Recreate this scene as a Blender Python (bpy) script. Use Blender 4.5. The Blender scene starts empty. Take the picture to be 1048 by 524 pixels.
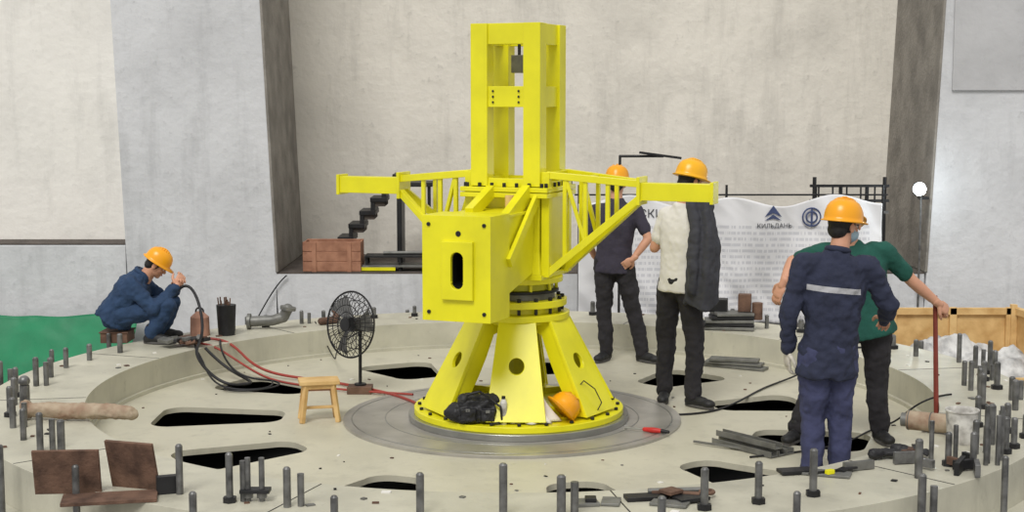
import bpy, bmesh, math, random
from mathutils import Vector, Matrix, Euler, Quaternion, noise
random.seed(7)
V=Vector
scene=bpy.context.scene
try:
    scene.view_settings.view_transform='Standard'
    scene.view_settings.look='None'
except Exception: pass

# ------------------------------------------------------------ materials
def srgb(c):
    return tuple(((x/255)/12.92 if x/255<=0.04045 else ((x/255+0.055)/1.055)**2.4) for x in c)
def mat(name,rgb,rough=.7,metal=0,var=.12,scale=6,bump=.0,bscale=40,rgb2=None,emit=0,stain=0):
    m=bpy.data.materials.new(name); m.use_nodes=True
    nt=m.node_tree; n=nt.nodes; l=nt.links
    b=n['Principled BSDF']
    b.inputs['Roughness'].default_value=rough; b.inputs['Metallic'].default_value=metal
    c=srgb(rgb)
    if rgb2 is None: c2=tuple(x*(1-var*2) for x in c)
    else: c2=srgb(rgb2)
    tc=n.new('ShaderNodeTexCoord')
    nz=n.new('ShaderNodeTexNoise'); nz.inputs['Scale'].default_value=scale; nz.inputs['Detail'].default_value=6
    l.new(tc.outputs['Object'],nz.inputs['Vector'])
    r=n.new('ShaderNodeValToRGB')
    r.color_ramp.elements[0].position=.32; r.color_ramp.elements[0].color=(*c2,1)
    r.color_ramp.elements[1].position=.62; r.color_ramp.elements[1].color=(*c,1)
    l.new(nz.outputs['Fac'],r.inputs['Fac']); out=r.outputs['Color']
    if stain>0:   # run marks, patches and small spots of dirt
        mp=n.new('ShaderNodeMapping'); mp.inputs['Scale'].default_value=(2.2,2.2,.35); l.new(tc.outputs['Object'],mp.inputs[0])
        for vec,sc,lo,hi in ((mp.outputs[0],1.6,.52,.78),(tc.outputs['Object'],9,.60,.74),(tc.outputs['Object'],.9,.50,.85)):
            q=n.new('ShaderNodeTexNoise'); q.inputs['Scale'].default_value=sc; q.inputs['Detail'].default_value=8; q.inputs['Roughness'].default_value=.68
            l.new(vec,q.inputs['Vector'])
            mr=n.new('ShaderNodeMapRange'); mr.inputs[1].default_value=lo; mr.inputs[2].default_value=hi; mr.inputs[4].default_value=stain
            l.new(q.outputs['Fac'],mr.inputs[0])
            mx=n.new('ShaderNodeMixRGB'); mx.inputs[2].default_value=(*[x*.42 for x in c],1)
            l.new(mr.outputs[0],mx.inputs[0]); l.new(out,mx.inputs[1]); out=mx.outputs[0]
    l.new(out,b.inputs['Base Color'])
    if bump>0:
        n2=n.new('ShaderNodeTexNoise'); n2.inputs['Scale'].default_value=bscale; n2.inputs['Detail'].default_value=5
        l.new(tc.outputs['Object'],n2.inputs['Vector'])
        bp=n.new('ShaderNodeBump'); bp.inputs['Strength'].default_value=bump; bp.inputs['Distance'].default_value=.02
        l.new(n2.outputs['Fac'],bp.inputs['Height']); l.new(bp.outputs['Normal'],b.inputs['Normal'])
    if emit>0:
        b.inputs['Emission Color'].default_value=(*c,1); b.inputs['Emission Strength'].default_value=emit
    return m
M={}
M['plaster']=mat('plaster_warm',(230,225,214),.9,0,.06,1.3,.6,9,stain=.42)
M['plaster_w']=mat('plaster_white',(238,235,228),.9,0,.04,1.0,.5,9,stain=.32)
M['grey_wall']=mat('painted_grey_wall',(210,211,213),.9,0,.06,1.2,.6,9,stain=.42)
M['conc']=mat('raw_concrete',(150,145,137),.95,0,.18,3,.5,20,stain=.5)
M['conc_d']=mat('dark_sill',(92,84,78),.95,0,.2,6,.4,25)  # dark brown-grey for the sill, ledge top and step blocks
M['plat']=mat('platform_paint',(202,198,178),.45,0,.09,1.8,.08,30,stain=.42)
M['platring']=mat('ring_paint',(198,195,177),.48,0,.10,2.4,.08,30,stain=.45)
M['void']=mat('pit_painted_dark',(20,21,22),.9,0,.2,3)  # near-black colour paints in the darkness of the chamber below the hatches
M['floor']=mat('outer_floor',(120,120,116),.9,0,.15,2)
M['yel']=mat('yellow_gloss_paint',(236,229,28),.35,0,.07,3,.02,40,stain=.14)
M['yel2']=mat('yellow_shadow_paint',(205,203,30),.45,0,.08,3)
M['steel']=mat('machined_steel',(175,176,172),.32,.85,.12,5)
M['steel_disc']=mat('brushed_steel_disc',(182,179,172),.38,.5,.14,3,stain=.35)
M['dk']=mat('dark_metal',(48,48,50),.5,.5,.2,10)
M['blk']=mat('black_fabric',(30,30,34),.55,0,.2,14,.15,60)
M['stud']=mat('stud_steel',(124,124,123),.4,.5,.3,14)
M['rust']=mat('rusty_steel',(120,92,76),.85,.2,.3,9,.3,50,rgb2=(78,58,48))
M['greysteel']=mat('grey_steel_parts',(128,128,124),.5,.4,.2,10)
M['wood']=mat('pale_wood',(220,186,128),.7,0,.1,6,.15,30,rgb2=(190,150,92))
M['woodr']=mat('red_brown_wood',(172,124,98),.8,0,.15,8,.2,30,rgb2=(138,94,72))
M['navy']=mat('navy_cotton',(43,48,70),.9,0,.12,10,.2,60)
M['navy2']=mat('navy_trousers',(62,66,98),.9,0,.12,9,.2,50)
M['blue']=mat('blue_work_cotton',(40,64,96),.9,0,.12,10,.2,60)
M['purple']=mat('plum_cotton',(58,54,68),.9,0,.1,10,.2,50)
M['green']=mat('teal_green_cotton',(26,84,72),.9,0,.12,9,.2,50)
M['white']=mat('white_cotton',(226,223,218),.85,0,.04,5,.06,30)
M['blackt']=mat('black_trousers',(42,40,44),.9,0,.15,9,.2,50)
M['greyj']=mat('charcoal_jacket',(64,65,72),.9,0,.12,6,.15,40)
M['skin']=mat('skin',(205,152,124),.55,0,.05,12)
M['hair']=mat('black_hair',(24,21,20),.6,0,.2,60,.4,200)
M['helm']=mat('orange_helmet_plastic',(244,166,20),.3,0,.03,6)
M['helm2']=mat('yellow_helmet_plastic',(248,182,24),.3,0,.03,6)
M['glove']=mat('white_knit_glove',(206,200,188),.9,0,.1,20,.3,120)
M['shoe']=mat('black_shoe',(34,34,36),.6,0,.2,20)
M['sole']=mat('shoe_sole',(88,86,84),.8,0,.1,20)
M['eye']=mat('eye',(30,24,20),.2)
M['lips']=mat('lips',(168,100,90),.6)
M['mask']=mat('face_mask',(172,200,214),.8)
M['red']=mat('red_plastic',(200,40,34),.4,0,.1,8)
M['bluep']=mat('blue_plastic',(40,90,170),.4,0,.1,8)
M['redhose']=mat('red_rubber',(158,62,52),.5,0,.1,8)
M['tarp']=mat('green_tarpaulin',(24,126,84),.6,0,.10,3,.3,12)
M['cloth']=mat('white_rag',(228,226,220),.9,0,.06,12,.15,40)
M['pipew']=mat('dusty_wrapped_pipe',(176,160,138),.9,0,.2,9,.4,30,rgb2=(140,112,92))
M['lamp']=mat('lamp_glass',(235,250,255),.3,0,.0,2,emit=90)
M['redhandle']=mat('painted_red_handle',(132,56,44),.5,0,.15,8)
M['bucket']=mat('white_paint_bucket',(220,218,212),.6,0,.08,14,.1,30,rgb2=(150,146,140))
M['rubble']=mat('dusty_plastic_sheet',(210,210,208),.8,0,.15,8,.3,20,rgb2=(140,140,140))
M['pink']=mat('pinkish_clay',(186,140,120),.8,0,.15,10)
M['ink']=mat('banner_ink',(70,82,120),.8)
M['ink2']=mat('banner_ink_dark',(60,62,70),.8)

# ------------------------------------------------------------ builder
def ortho(z):
    z=V(z).normalized()
    return z.to_track_quat('Z','Y').to_matrix().to_4x4()
class B:
    def __init__(s,name,mats):
        s.bm=bmesh.new(); s.name=name; s.mats=[M[k] if isinstance(k,str) else k for k in mats]
    def tag(s,verts,m):
        for v in verts:
            for f in v.link_faces: f.material_index=m
    def box(s,c,sz,rot=(0,0,0),m=0):
        mx=Matrix.Translation(c)@Euler([math.radians(a) for a in rot]).to_matrix().to_4x4()@Matrix.Diagonal((*sz,1))
        r=bmesh.ops.create_cube(s.bm,size=1,matrix=mx); s.tag(r['verts'],m)
    def bar(s,p1,p2,w,h,m=0):
        p1=V(p1);p2=V(p2);d=p2-p1
        mx=Matrix.Translation((p1+p2)/2)@d.to_track_quat('Y','Z').to_matrix().to_4x4()@Matrix.Diagonal((w,d.length,h,1))
        r=bmesh.ops.create_cube(s.bm,size=1,matrix=mx); s.tag(r['verts'],m)
    def hexa(s,bot,top,m=0):
        vs=[s.bm.verts.new(p) for p in bot]+[s.bm.verts.new(p) for p in top]
        k=len(bot)
        fs=[s.bm.faces.new(vs[:k][::-1]),s.bm.faces.new(vs[k:])]
        for i in range(k):
            j=(i+1)%k; fs.append(s.bm.faces.new((vs[i],vs[j],vs[k+j],vs[k+i])))
        for f in fs: f.material_index=m
    def cyl(s,p1,p2,r1,r2=None,m=0,seg=20):
        p1=V(p1);p2=V(p2);d=p2-p1
        if d.length<1e-6: return
        mx=Matrix.Translation((p1+p2)/2)@ortho(d)
        r=bmesh.ops.create_cone(s.bm,cap_ends=True,segments=seg,radius1=r1,radius2=r1 if r2 is None else r2,depth=d.length,matrix=mx)
        s.tag(r['verts'],m)
    def sph(s,c,r,rot=None,m=0,u=20,v=12):
        if not hasattr(r,'__len__'): r=(r,r,r)
        mx=Matrix.Translation(c)@(rot.to_4x4() if rot is not None else Matrix.Identity(4))@Matrix.Diagonal((*r,1))
        q=bmesh.ops.create_uvsphere(s.bm,u_segments=u,v_segments=v,radius=1,matrix=mx); s.tag(q['verts'],m)
    def tube(s,pts,rs,m=0,seg=14):
        for i,p in enumerate(pts):
            s.sph(p,rs[i]*.995,None,m,14,8)
            if i: s.cyl(pts[i-1],p,rs[i-1],rs[i],m,seg)
    def loft(s,rings,m=0,caps=True):
        R=[[s.bm.verts.new(p) for p in r] for r in rings]; fs=[]
        k=len(R[0])
        for a,b in zip(R,R[1:]):
            for i in range(k):
                j=(i+1)%k; fs.append(s.bm.faces.new((a[i],a[j],b[j],b[i])))
        if caps:
            fs.append(s.bm.faces.new(R[0][::-1])); fs.append(s.bm.faces.new(R[-1]))
        for f in fs: f.material_index=m
    def ring(s,ri,ro,z0,z1,seg=128,m=0):
        vs=[]
        for i in range(seg):
            a=2*math.pi*i/seg; c,q=math.cos(a),math.sin(a)
            vs.append([s.bm.verts.new((r*c,r*q,z)) for r,z in ((ri,z0),(ro,z0),(ro,z1),(ri,z1))])
        for i in range(seg):
            a=vs[i];b=vs[(i+1)%seg]
            for k in range(4):
                f=s.bm.faces.new((a[k],b[k],b[(k+1)%4],a[(k+1)%4])); f.material_index=m
    def torus(s,c,axis,R,r,m=0,seg=32,sub=8):
        mx=Matrix.Translation(c)@ortho(axis)
        vs=[[s.bm.verts.new(mx@V(((R+r*math.cos(b))*math.cos(a),(R+r*math.cos(b))*math.sin(a),r*math.sin(b)))) for b in [2*math.pi*j/sub for j in range(sub)]] for a in [2*math.pi*i/seg for i in range(seg)]]
        for i in range(seg):
            for j in range(sub):
                f=s.bm.faces.new((vs[i][j],vs[(i+1)%seg][j],vs[(i+1)%seg][(j+1)%sub],vs[i][(j+1)%sub])); f.material_index=m
    def done(s,loc=(0,0,0),rot=(0,0,0),bevel=0,smooth=False,parent=None,cut=None):
        bmesh.ops.recalc_face_normals(s.bm,faces=s.bm.faces)
        me=bpy.data.meshes.new(s.name); s.bm.to_mesh(me); s.bm.free()
        for m in s.mats: me.materials.append(m)
        o=bpy.data.objects.new(s.name,me); scene.collection.objects.link(o)
        o.location=loc; o.rotation_euler=[math.radians(a) for a in rot]
        if cut is not None:
            md=o.modifiers.new('cut','BOOLEAN'); md.operation='DIFFERENCE'; md.object=cut; md.solver='EXACT'; md.use_self=True
            bake(o)
        if bevel>0:
            md=o.modifiers.new('bev','BEVEL'); md.width=bevel; md.segments=2; md.limit_method='ANGLE'
        if smooth:
            o.data.polygons.foreach_set('use_smooth',[True]*len(o.data.polygons))
            o.data.update()
            if smooth!='full':
                try: o.data.set_sharp_from_angle(angle=math.radians(40))
                except Exception: pass
        if parent is not None: o.parent=parent
        return o
def bake(o):
    bpy.context.view_layer.update()
    dg=bpy.context.evaluated_depsgraph_get()
    me=bpy.data.meshes.new_from_object(o.evaluated_get(dg))
    o.modifiers.clear(); old=o.data; o.data=me
    bpy.data.meshes.remove(old)
tex={}
def clouds(sc):
    if sc not in tex:
        t=bpy.data.textures.new('folds%g'%sc,'CLOUDS'); t.noise_scale=sc; t.noise_depth=1; tex[sc]=t
    return tex[sc]
def blend(o,voxel,it=6,wr=0,wsc=.09):
    md=o.modifiers.new('r','REMESH'); md.mode='VOXEL'; md.voxel_size=voxel
    sm=o.modifiers.new('s','SMOOTH'); sm.iterations=it; sm.factor=.5
    if wr:
        for w,sc in ((wr,wsc),(wr*.4,wsc*.4)):
            d=o.modifiers.new('d','DISPLACE'); d.texture=clouds(sc); d.strength=w; d.mid_level=.5; d.texture_coords='GLOBAL'
    mats=[m for m in o.data.materials]
    bake(o)
    if not len(o.data.materials):
        for m in mats: o.data.materials.append(m)
    o.data.polygons.foreach_set('use_smooth',[True]*len(o.data.polygons))
def empty(name,loc=(0,0,0),rot=(0,0,0)):
    e=bpy.data.objects.new(name,None); scene.collection.objects.link(e); e.location=loc
    e.rotation_euler=[math.radians(a) for a in rot]; e.empty_display_size=.1; return e
def hose(name,pts,r,m,parent=None):
    cu=bpy.data.curves.new(name,'CURVE'); cu.dimensions='3D'; cu.bevel_depth=r; cu.bevel_resolution=3; cu.resolution_u=10
    sp=cu.splines.new('NURBS'); sp.points.add(len(pts)-1)
    for i,p in enumerate(pts): sp.points[i].co=(*p,1)
    sp.use_endpoint_u=True; sp.order_u=4
    cu.materials.append(M[m]); o=bpy.data.objects.new(name,cu); scene.collection.objects.link(o)
    if parent: o.parent=parent
    return o
RZ=.25     # height of the raised rim

# ------------------------------------------------------------ room
b=B('wall_back',['plaster']); b.box((1,7.6,3),(9,.2,9)); b.done()
def xl(z): return -2.67-.0425*(z-.44)
def xr(z): return 4.70+.040*(z-.44)
def xo(z): return -4.375-.035*(z-.77)
b=B('wall_left',['grey_wall','plaster_w','conc','conc_d'])
z0,z1=-1.2,7.5
b.hexa([(xo(z0),5.5,z0),(xl(z0),5.5,z0),(xl(z0),7.5,z0),(xo(z0),7.5,z0)],[(xo(z1),5.5,z1),(xl(z1),5.5,z1),(xl(z1),7.5,z1),(xo(z1),7.5,z1)])
b.hexa([(xl(.45)-.01,5.49,.45),(xl(.45)+.02,5.49,.45),(xl(.45)+.02,7.5,.45),(xl(.45)-.01,7.5,.45)],[(xl(z1)-.01,5.49,z1),(xl(z1)+.02,5.49,z1),(xl(z1)+.02,7.5,z1),(xl(z1)-.01,7.5,z1)],2)
b.box((-8,6.9,3.2),(7.3,1.8,8.6),m=1)
b.box((-8,6.5,-.22),(7.25,2,1.96),m=0)
b.box((-8,5.76,.772),(7.25,.5,.015),m=3)
b.done(bevel=.01)
b=B('wall_right',['grey_wall','conc'])
b.hexa([(xr(z0),5.5,z0),(10,5.5,z0),(10,7.5,z0),(xr(z0),7.5,z0)],[(xr(z1),5.5,z1),(10,5.5,z1),(10,7.5,z1),(xr(z1),7.5,z1)])
b.hexa([(xr(.45)-.02,5.49,.45),(xr(.45)+.01,5.49,.45),(xr(.45)+.01,7.5,.45),(xr(.45)-.02,7.5,.45)],[(xr(z1)-.02,5.49,z1),(xr(z1)+.01,5.49,z1),(xr(z1)+.01,7.5,z1),(xr(z1)-.02,7.5,z1)],1)
b.done(bevel=.01)
M['band']=mat('wall_band_grey',(190,190,191),.9,0,.06,2,.3,12,stain=.3)
b=B('trim_wall_upper_band',['band']); b.box((7.47,5.485,4.98),(5.1,.03,4.96)); b.done(bevel=.005)
b=B('wall_plinth',['grey_wall','conc_d'])
b.box((1.0,6.5,-.38),(7.35,2,1.62)); b.box((1.0,6.5,.437),(7.35,1.98,.02),m=1); b.done()
b=B('floor',['floor']); b.box((0,-2,-.95),(26,20,.1)); b.done()

# ------------------------------------------------------------ platform with hatches (real holes)
plat=empty('turbine_cover_platform')
cu=bpy.data.curves.new('deck','CURVE'); cu.dimensions='2D'; cu.fill_mode='BOTH'; cu.extrude=.02; cu.resolution_u=1
def addloop(pts):
    sp=cu.splines.new('POLY'); sp.points.add(len(pts)-1)
    for i,p in enumerate(pts): sp.points[i].co=(p[0],p[1],0,1)
    sp.use_cyclic_u=True
addloop([(3.16*math.cos(2*math.pi*i/160),3.16*math.sin(2*math.pi*i/160)) for i in range(160)])
hatch=[(12,1.62,2.36,1),(46,1.68,2.40,1.05),(82,1.7,2.5,1),(117,1.68,2.44,1.1),(151,1.92,2.74,1),(181,1.74,2.70,1.12),(213.5,1.76,2.64,1),(249,1.95,2.75,1),(281,2.0,2.8,1),(309,1.88,2.55,.92),(340,1.85,2.66,1)]
def hatch_outline(a,r0,r1,k):
    a=math.radians(a); rad=.15; out=[]
    w0,w1=.20*k,.31*k
    cs=[(r0,-w0),(r1,-w1),(r1,w1),(r0,w0)]
    cx=(r0+r1)/2
    for i,(x,y) in enumerate(cs):
        ix=x+(rad if x<cx else -rad); iy=y+(rad if y<0 else -rad)
        a0=[180,270,0,90][i]
        for q in range(7):
            t=math.radians(a0+90*q/6); out.append((ix+rad*math.cos(t),iy+rad*math.sin(t)))
    return [(x*math.cos(a)-y*math.sin(a),x*math.sin(a)+y*math.cos(a)) for x,y in out]
for h in hatch: addloop(hatch_outline(*h))
o=bpy.data.objects.new('deck',cu); scene.collection.objects.link(o)
bpy.context.view_layer.update()
dg=bpy.context.evaluated_depsgraph_get(); me=bpy.data.meshes.new_from_object(o.evaluated_get(dg))
bpy.data.objects.remove(o); me.materials.clear(); me.materials.append(M['plat'])
deck=bpy.data.objects.new('deck',me); scene.collection.objects.link(deck); deck.location=(0,0,-.02); deck.parent=plat
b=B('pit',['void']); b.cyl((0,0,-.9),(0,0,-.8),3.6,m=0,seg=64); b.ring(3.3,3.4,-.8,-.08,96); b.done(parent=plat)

b=B('raised_rim',['platring','dk','greysteel'])
b.ring(3.13,3.87,-.12,RZ,192)
b.ring(3.87,4.08,-.3,-.02,192)
b.ring(3.10,3.15,-.01,.03,192)
for i in range(12):
    a=math.radians(10+30*i); p1=V((3.135*math.cos(a),3.135*math.sin(a),RZ+.0005)); p2=V((3.865*math.cos(a),3.865*math.sin(a),RZ+.0005))
    b.bar(p1,p2,.008,.003,1)
b.done(smooth=True,bevel=.006,parent=plat)
b=B('anchor_studs',['stud','dk'])
free=((-3.33,1.95,.36),(1.95,-2.85,.2),(-2.22,-3.03,.32),(2.8,-1.95,.14),(-2.62,2.3,.2),(2.1,2.6,.3),(.86,-3.3,.2),(-3.1,-1.3,.2))
def stud(x,y,zb,h,rr,q):
    b.cyl((x,y,zb),(x,y,zb+h),rr,m=0,seg=12)
    b.cyl((x,y,zb+h),(x,y,zb+h+.01),rr,rr*.6,seg=12)
    if q<.45: b.cyl((x,y,zb),(x,y,zb+.03),rr*1.9,seg=6,m=1)
    if .35<q<.65: b.cyl((x+.07,y+.02,zb),(x+.07,y+.02,zb+h*.85),rr*.9,seg=12)
n=62
for i in range(n):
    a=2*math.pi*(i+.3)/n+random.uniform(-.012,.012)
    for r,zb in ((3.62,RZ),(3.98,-.02)):
        if zb<0 and (i%2): continue
        if random.random()<.10: continue
        rj=r+random.uniform(-.03,.03)
        x,y=rj*math.cos(a),rj*math.sin(a)
        if zb>0 and any((x-p)**2+(y-q)**2<rr*rr for p,q,rr in free): continue
        near=(1-math.sin(a))/2
        h=.09+.14*near+random.uniform(-.02,.05)
        if zb<0:h+=.18
        stud(x,y,zb,h,.019+.005*random.random(),random.random())
for i in range(17):       # denser cluster on the right-hand side
    a=math.radians(-44+3.6*i+random.uniform(-.8,.8)); r=random.choice((3.42,3.78,3.75))
    x,y=r*math.cos(a),r*math.sin(a)
    if any((x-p)**2+(y-q)**2<rr*rr for p,q,rr in free): continue
    stud(x,y,RZ,random.uniform(.14,.26),.02,random.random())
b.done(smooth=True,parent=plat)
b=B('machined_base_disc',['steel_disc','steel'])
b.cyl((0,0,0.0),(0,0,.022),1.27,m=0,seg=128)
for r in (.95,1.20): b.ring(r,r+.010,.022,.0245,128,1)
b.done(loc=(.0,-.1,0),smooth=True,bevel=.004,parent=plat)
b=B('deck_debris',['dk','rust','cloth','greysteel'])
for i in range(90):
    a=random.uniform(0,6.283); r=random.uniform(1.3,3.05)
    if any(abs(((math.degrees(a)-h[0]+180)%360)-180)<10 and h[1]-.05<r<h[2]+.05 for h in hatch): continue
    s=random.uniform(.008,.03)
    b.box((r*math.cos(a),r*math.sin(a),.003),(s,s*random.uniform(.4,1.5),.006),rot=(0,0,random.uniform(0,180)),m=random.choice((0,0,1,2,3)))
for i in range(70):
    a=random.uniform(0,6.283); r=random.uniform(3.2,3.8); s=random.uniform(.012,.04)
    b.box((r*math.cos(a),r*math.sin(a),RZ+.004),(s,s*random.uniform(.4,1.8),.008),rot=(0,0,random.uniform(0,180)),m=random.choice((0,1,1,2,3)))
b.done(parent=plat)

# ------------------------------------------------------------ yellow slewing pillar
CX,CY=.05,-.15
crane=empty('slewing_pillar_crane',(CX,CY,0))
b=B('base_flange',['yel','steel','dk'])
b.cyl((0,0,.0225),(0,0,.07),.825,m=1,seg=96)
b.cyl((0,0,.07),(0,0,.115),.785,m=0,seg=96)
b.cyl((0,0,.115),(0,0,.135),.62,m=0,seg=96)
for i in range(24):
    a=2*math.pi*i/24; b.cyl((.745*math.cos(a),.745*math.sin(a),.115),(.745*math.cos(a),.745*math.sin(a),.135),.016,m=2,seg=6)
b.done(parent=crane,smooth=True,bevel=.004)
# six splayed open legs: sloping face plate with a round hole + two arched side fins
LA=[math.radians(268+60*k) for k in range(6)]
W0,W1,RO0,RO1=.215,.135,.71,.36
c=B('cutter',['dk'])
for a in LA:
    d=V((math.cos(a),math.sin(a),0))
    c.cyl(d*.30+V((0,0,.50)),d*.75+V((0,0,.50)),.055,seg=28)
cut=c.done()
b=B('pedestal_legs',['yel'])
for a in LA:
    d=V((math.cos(a),math.sin(a),0)); t=V((-d.y,d.x,0)); up=V((0,0,1))
    zb,zt=.135,.795; th=.03
    def pt(r,w,z): return d*r+t*w+up*z
    b.hexa([pt(RO0-th,-W0,zb),pt(RO0,-W0,zb),pt(RO0,W0,zb),pt(RO0-th,W0,zb)],[pt(RO1-th,-W1,zt),pt(RO1,-W1,zt),pt(RO1,W1,zt),pt(RO1-th,W1,zt)])
lg=b.done(cut=cut); lg.parent=crane
md=lg.modifiers.new('bev','BEVEL'); md.width=.004; md.segments=2; md.limit_method='ANGLE'
bpy.data.objects.remove(cut)
b=B('pedestal_fins',['yel','yel2'])
for a in LA:
    d=V((math.cos(a),math.sin(a),0)); t=V((-d.y,d.x,0)); up=V((0,0,1))
    def pt(r,w,z): return d*r+t*w+up*z
    for sg in(-1,1):
        def q(f):
            z=.135+.66*f; w=W0+(W1-W0)*f-.012; ro=(RO0-.025)+(RO1-RO0)*f
            ri=ro-.13+.05*abs(f-.5)
            if f>.85: ri=.20
            if f<.08: ri=.34
            return (ri,ro,w,z)
        fr=[0,.07,.2,.4,.6,.84,.88,1.0]
        for f0,f1 in zip(fr,fr[1:]):
            A=q(f0);Bq=q(f1)
            if f0==.07: A=(q(.1)[0],)+A[1:]
            wA,wB=A[2]*sg,Bq[2]*sg; e=.02*sg
            b.hexa([pt(A[0],wA-e,A[3]),pt(A[1],wA-e,A[3]),pt(A[1],wA,A[3]),pt(A[0],wA,A[3])],[pt(Bq[0],wB-e,Bq[3]),pt(Bq[1],wB-e,Bq[3]),pt(Bq[1],wB,Bq[3]),pt(Bq[0],wB,Bq[3])])
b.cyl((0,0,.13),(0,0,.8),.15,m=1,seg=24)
b.done(parent=crane)
b=B('bearing_stack',['yel','dk','greysteel','yel2'])
b.cyl((0,0,.76),(0,0,.80),.31,m=0,seg=64)
b.cyl((0,0,.79),(0,0,.835),.38,m=0,seg=64)
b.cyl((0,0,.835),(0,0,.885),.29,m=0,seg=48)
b.cyl((0,0,.885),(0,0,.935),.36,m=0,seg=64)
for i in range(16):
    a=2*math.pi*i/16; x,y=.325*math.cos(a),.325*math.sin(a)
    b.cyl((x,y,.935),(x,y,.96),.018,m=1,seg=6); b.cyl((x,y,.84),(x,y,.886),.014,m=1,seg=6)
b.cyl((0,0,.935),(0,0,.985),.27,m=2,seg=48)
b.cyl((0,0,.985),(0,0,1.005),.30,m=1,seg=48)
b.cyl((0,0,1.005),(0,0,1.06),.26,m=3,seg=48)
for i in range(10):
    a=2*math.pi*i/10; x,y=.28*math.cos(a),.28*math.sin(a)
    b.cyl((x,y,1.0),(x,y,1.07),.014,m=0,seg=8)
b.cyl((0,0,1.06),(0,0,1.10),.33,m=0,seg=64)
b.done(parent=crane,smooth=True,bevel=.004)
ROT=-22
b=B('slewing_tower',['yel','dk','yel2','greysteel'])
b.box((0,0,1.12),(.58,.58,.04))
b.box((0,0,1.42),(.38,.38,.6),m=0)
for sx in(-1,1):
    for sy in(-1,1):
        b.box((sx*.22,sy*.22,1.42),(.08,.08,.58))
        b.box((sx*.205,sy*.205,2.36),(.13,.13,1.17))
        b.hexa([(sx*.2,sy*.29,1.14),(sx*.28,sy*.29,1.14),(sx*.28,sy*.2,1.14),(sx*.2,sy*.2,1.14)],[(sx*.2,sy*.26,1.3),(sx*.26,sy*.26,1.3),(sx*.26,sy*.2,1.3),(sx*.2,sy*.2,1.3)])
for z,h in((1.30,.03),(1.55,.03)):
    b.box((0,0,z),(.50,.50,h))
b.cyl((.1,-.188,1.44),(.1,-.21,1.44),.05,m=2,seg=24)
b.cyl((.19,.02,1.42),(.205,.02,1.42),.07,m=2,seg=24)
for z in (1.712,1.752):
    b.box((0,0,z),(.68,.62,.034))
for i in range(7):
    for sy in(-1,1):
        x=-.29+.58*i/6
        b.cyl((x,sy*.285,1.765),(x,sy*.285,1.80),.014,m=1,seg=6); b.cyl((sy*.315,x*.9,1.765),(sy*.315,x*.9,1.80),.014,m=1,seg=6)
for z,h in((1.80,.06),(2.42,.15),(2.87,.15)):
    for sy in(-1,1):
        b.box((0,sy*.215,z),(.30,.07,h)); b.box((sy*.215,0,z),(.07,.30,h))
b.box((-.02,.06,2.66),(.10,.08,.13),m=3); b.cyl((-.02,.06,2.72),(-.02,.06,2.87),.012,m=1)
for sx in(-1,1):
    for i in range(3): b.cyl((sx*.10,-.252,2.38+.04*i),(sx*.10,-.26,2.38+.04*i),.009,m=1,seg=8)
b.done(parent=crane,rot=(0,0,ROT),bevel=.006)
c=B('cutter2',['dk'])
for zz in (1.17,1.33): c.cyl((0,-1.5,zz),(0,-.92,zz),.045,seg=28)
cut=c.done()
c=B('cutter3',['dk']); c.box((0,-1.2,1.25),(.09,.56,.16)); cut3=c.done()
b=B('boom_end_box',['yel','dk']); b.hexa([(-.27,-1.10,.90),(.235,-1.10,.90),(.235,-.76,.90),(-.27,-.76,.90)],[(-.27,-1.10,1.62),(.235,-1.10,1.62),(.235,-.76,1.62),(-.27,-.76,1.62)])  # cutters leave dark slot faces: shade of the hollow put into the colour
eb=b.done(cut=cut)
md=eb.modifiers.new('c','BOOLEAN'); md.object=cut3; md.operation='DIFFERENCE'; md.solver='EXACT'; bake(eb)
b=B('boom_slot_frame',['yel']); b.box((0,-1.115,1.25),(.23,.03,.40)); fr=b.done(cut=cut)
md=fr.modifiers.new('c','BOOLEAN'); md.object=cut3; md.operation='DIFFERENCE'; md.solver='EXACT'; bake(fr)
bpy.data.objects.remove(cut); bpy.data.objects.remove(cut3)
for o in (eb,fr):
    o.parent=crane; o.rotation_euler=(0,0,math.radians(ROT))
    md=o.modifiers.new('bev','BEVEL'); md.width=.006; md.segments=2; md.limit_method='ANGLE'
b=B('boom_beam',['yel','dk','wood'])
b.hexa([(-.2,-.77,1.05),(.22,-.77,1.05),(.22,-.25,1.16),(-.2,-.25,1.16)],[(-.2,-.77,1.60),(.22,-.77,1.60),(.22,-.25,1.58),(-.2,-.25,1.58)])
b.box((.0,-.5,1.60),(.46,.58,.02))
b.bar((.18,-.29,1.74),(.18,-.84,1.50),.06,.11)
b.bar((.25,-.27,1.70),(.25,-.80,1.28),.03,.08)
b.bar((-.1,-.29,1.74),(-.1,-.68,1.60),.06,.09)
b.cyl((.1,-.42,1.61),(.1,-.42,1.72),.035,m=2,seg=16)
for zz in(.96,1.56):
    for xx in(-.22,.19): b.cyl((xx,-1.095,zz),(xx,-1.11,zz),.014,m=1,seg=10)
b.cyl((0,-1.10,1.5),(0,-1.105,1.5),.02,m=1,seg=12)
b.done(parent=crane,rot=(0,0,ROT),bevel=.004)
b=B('side_arms',['yel','dk'])
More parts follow.
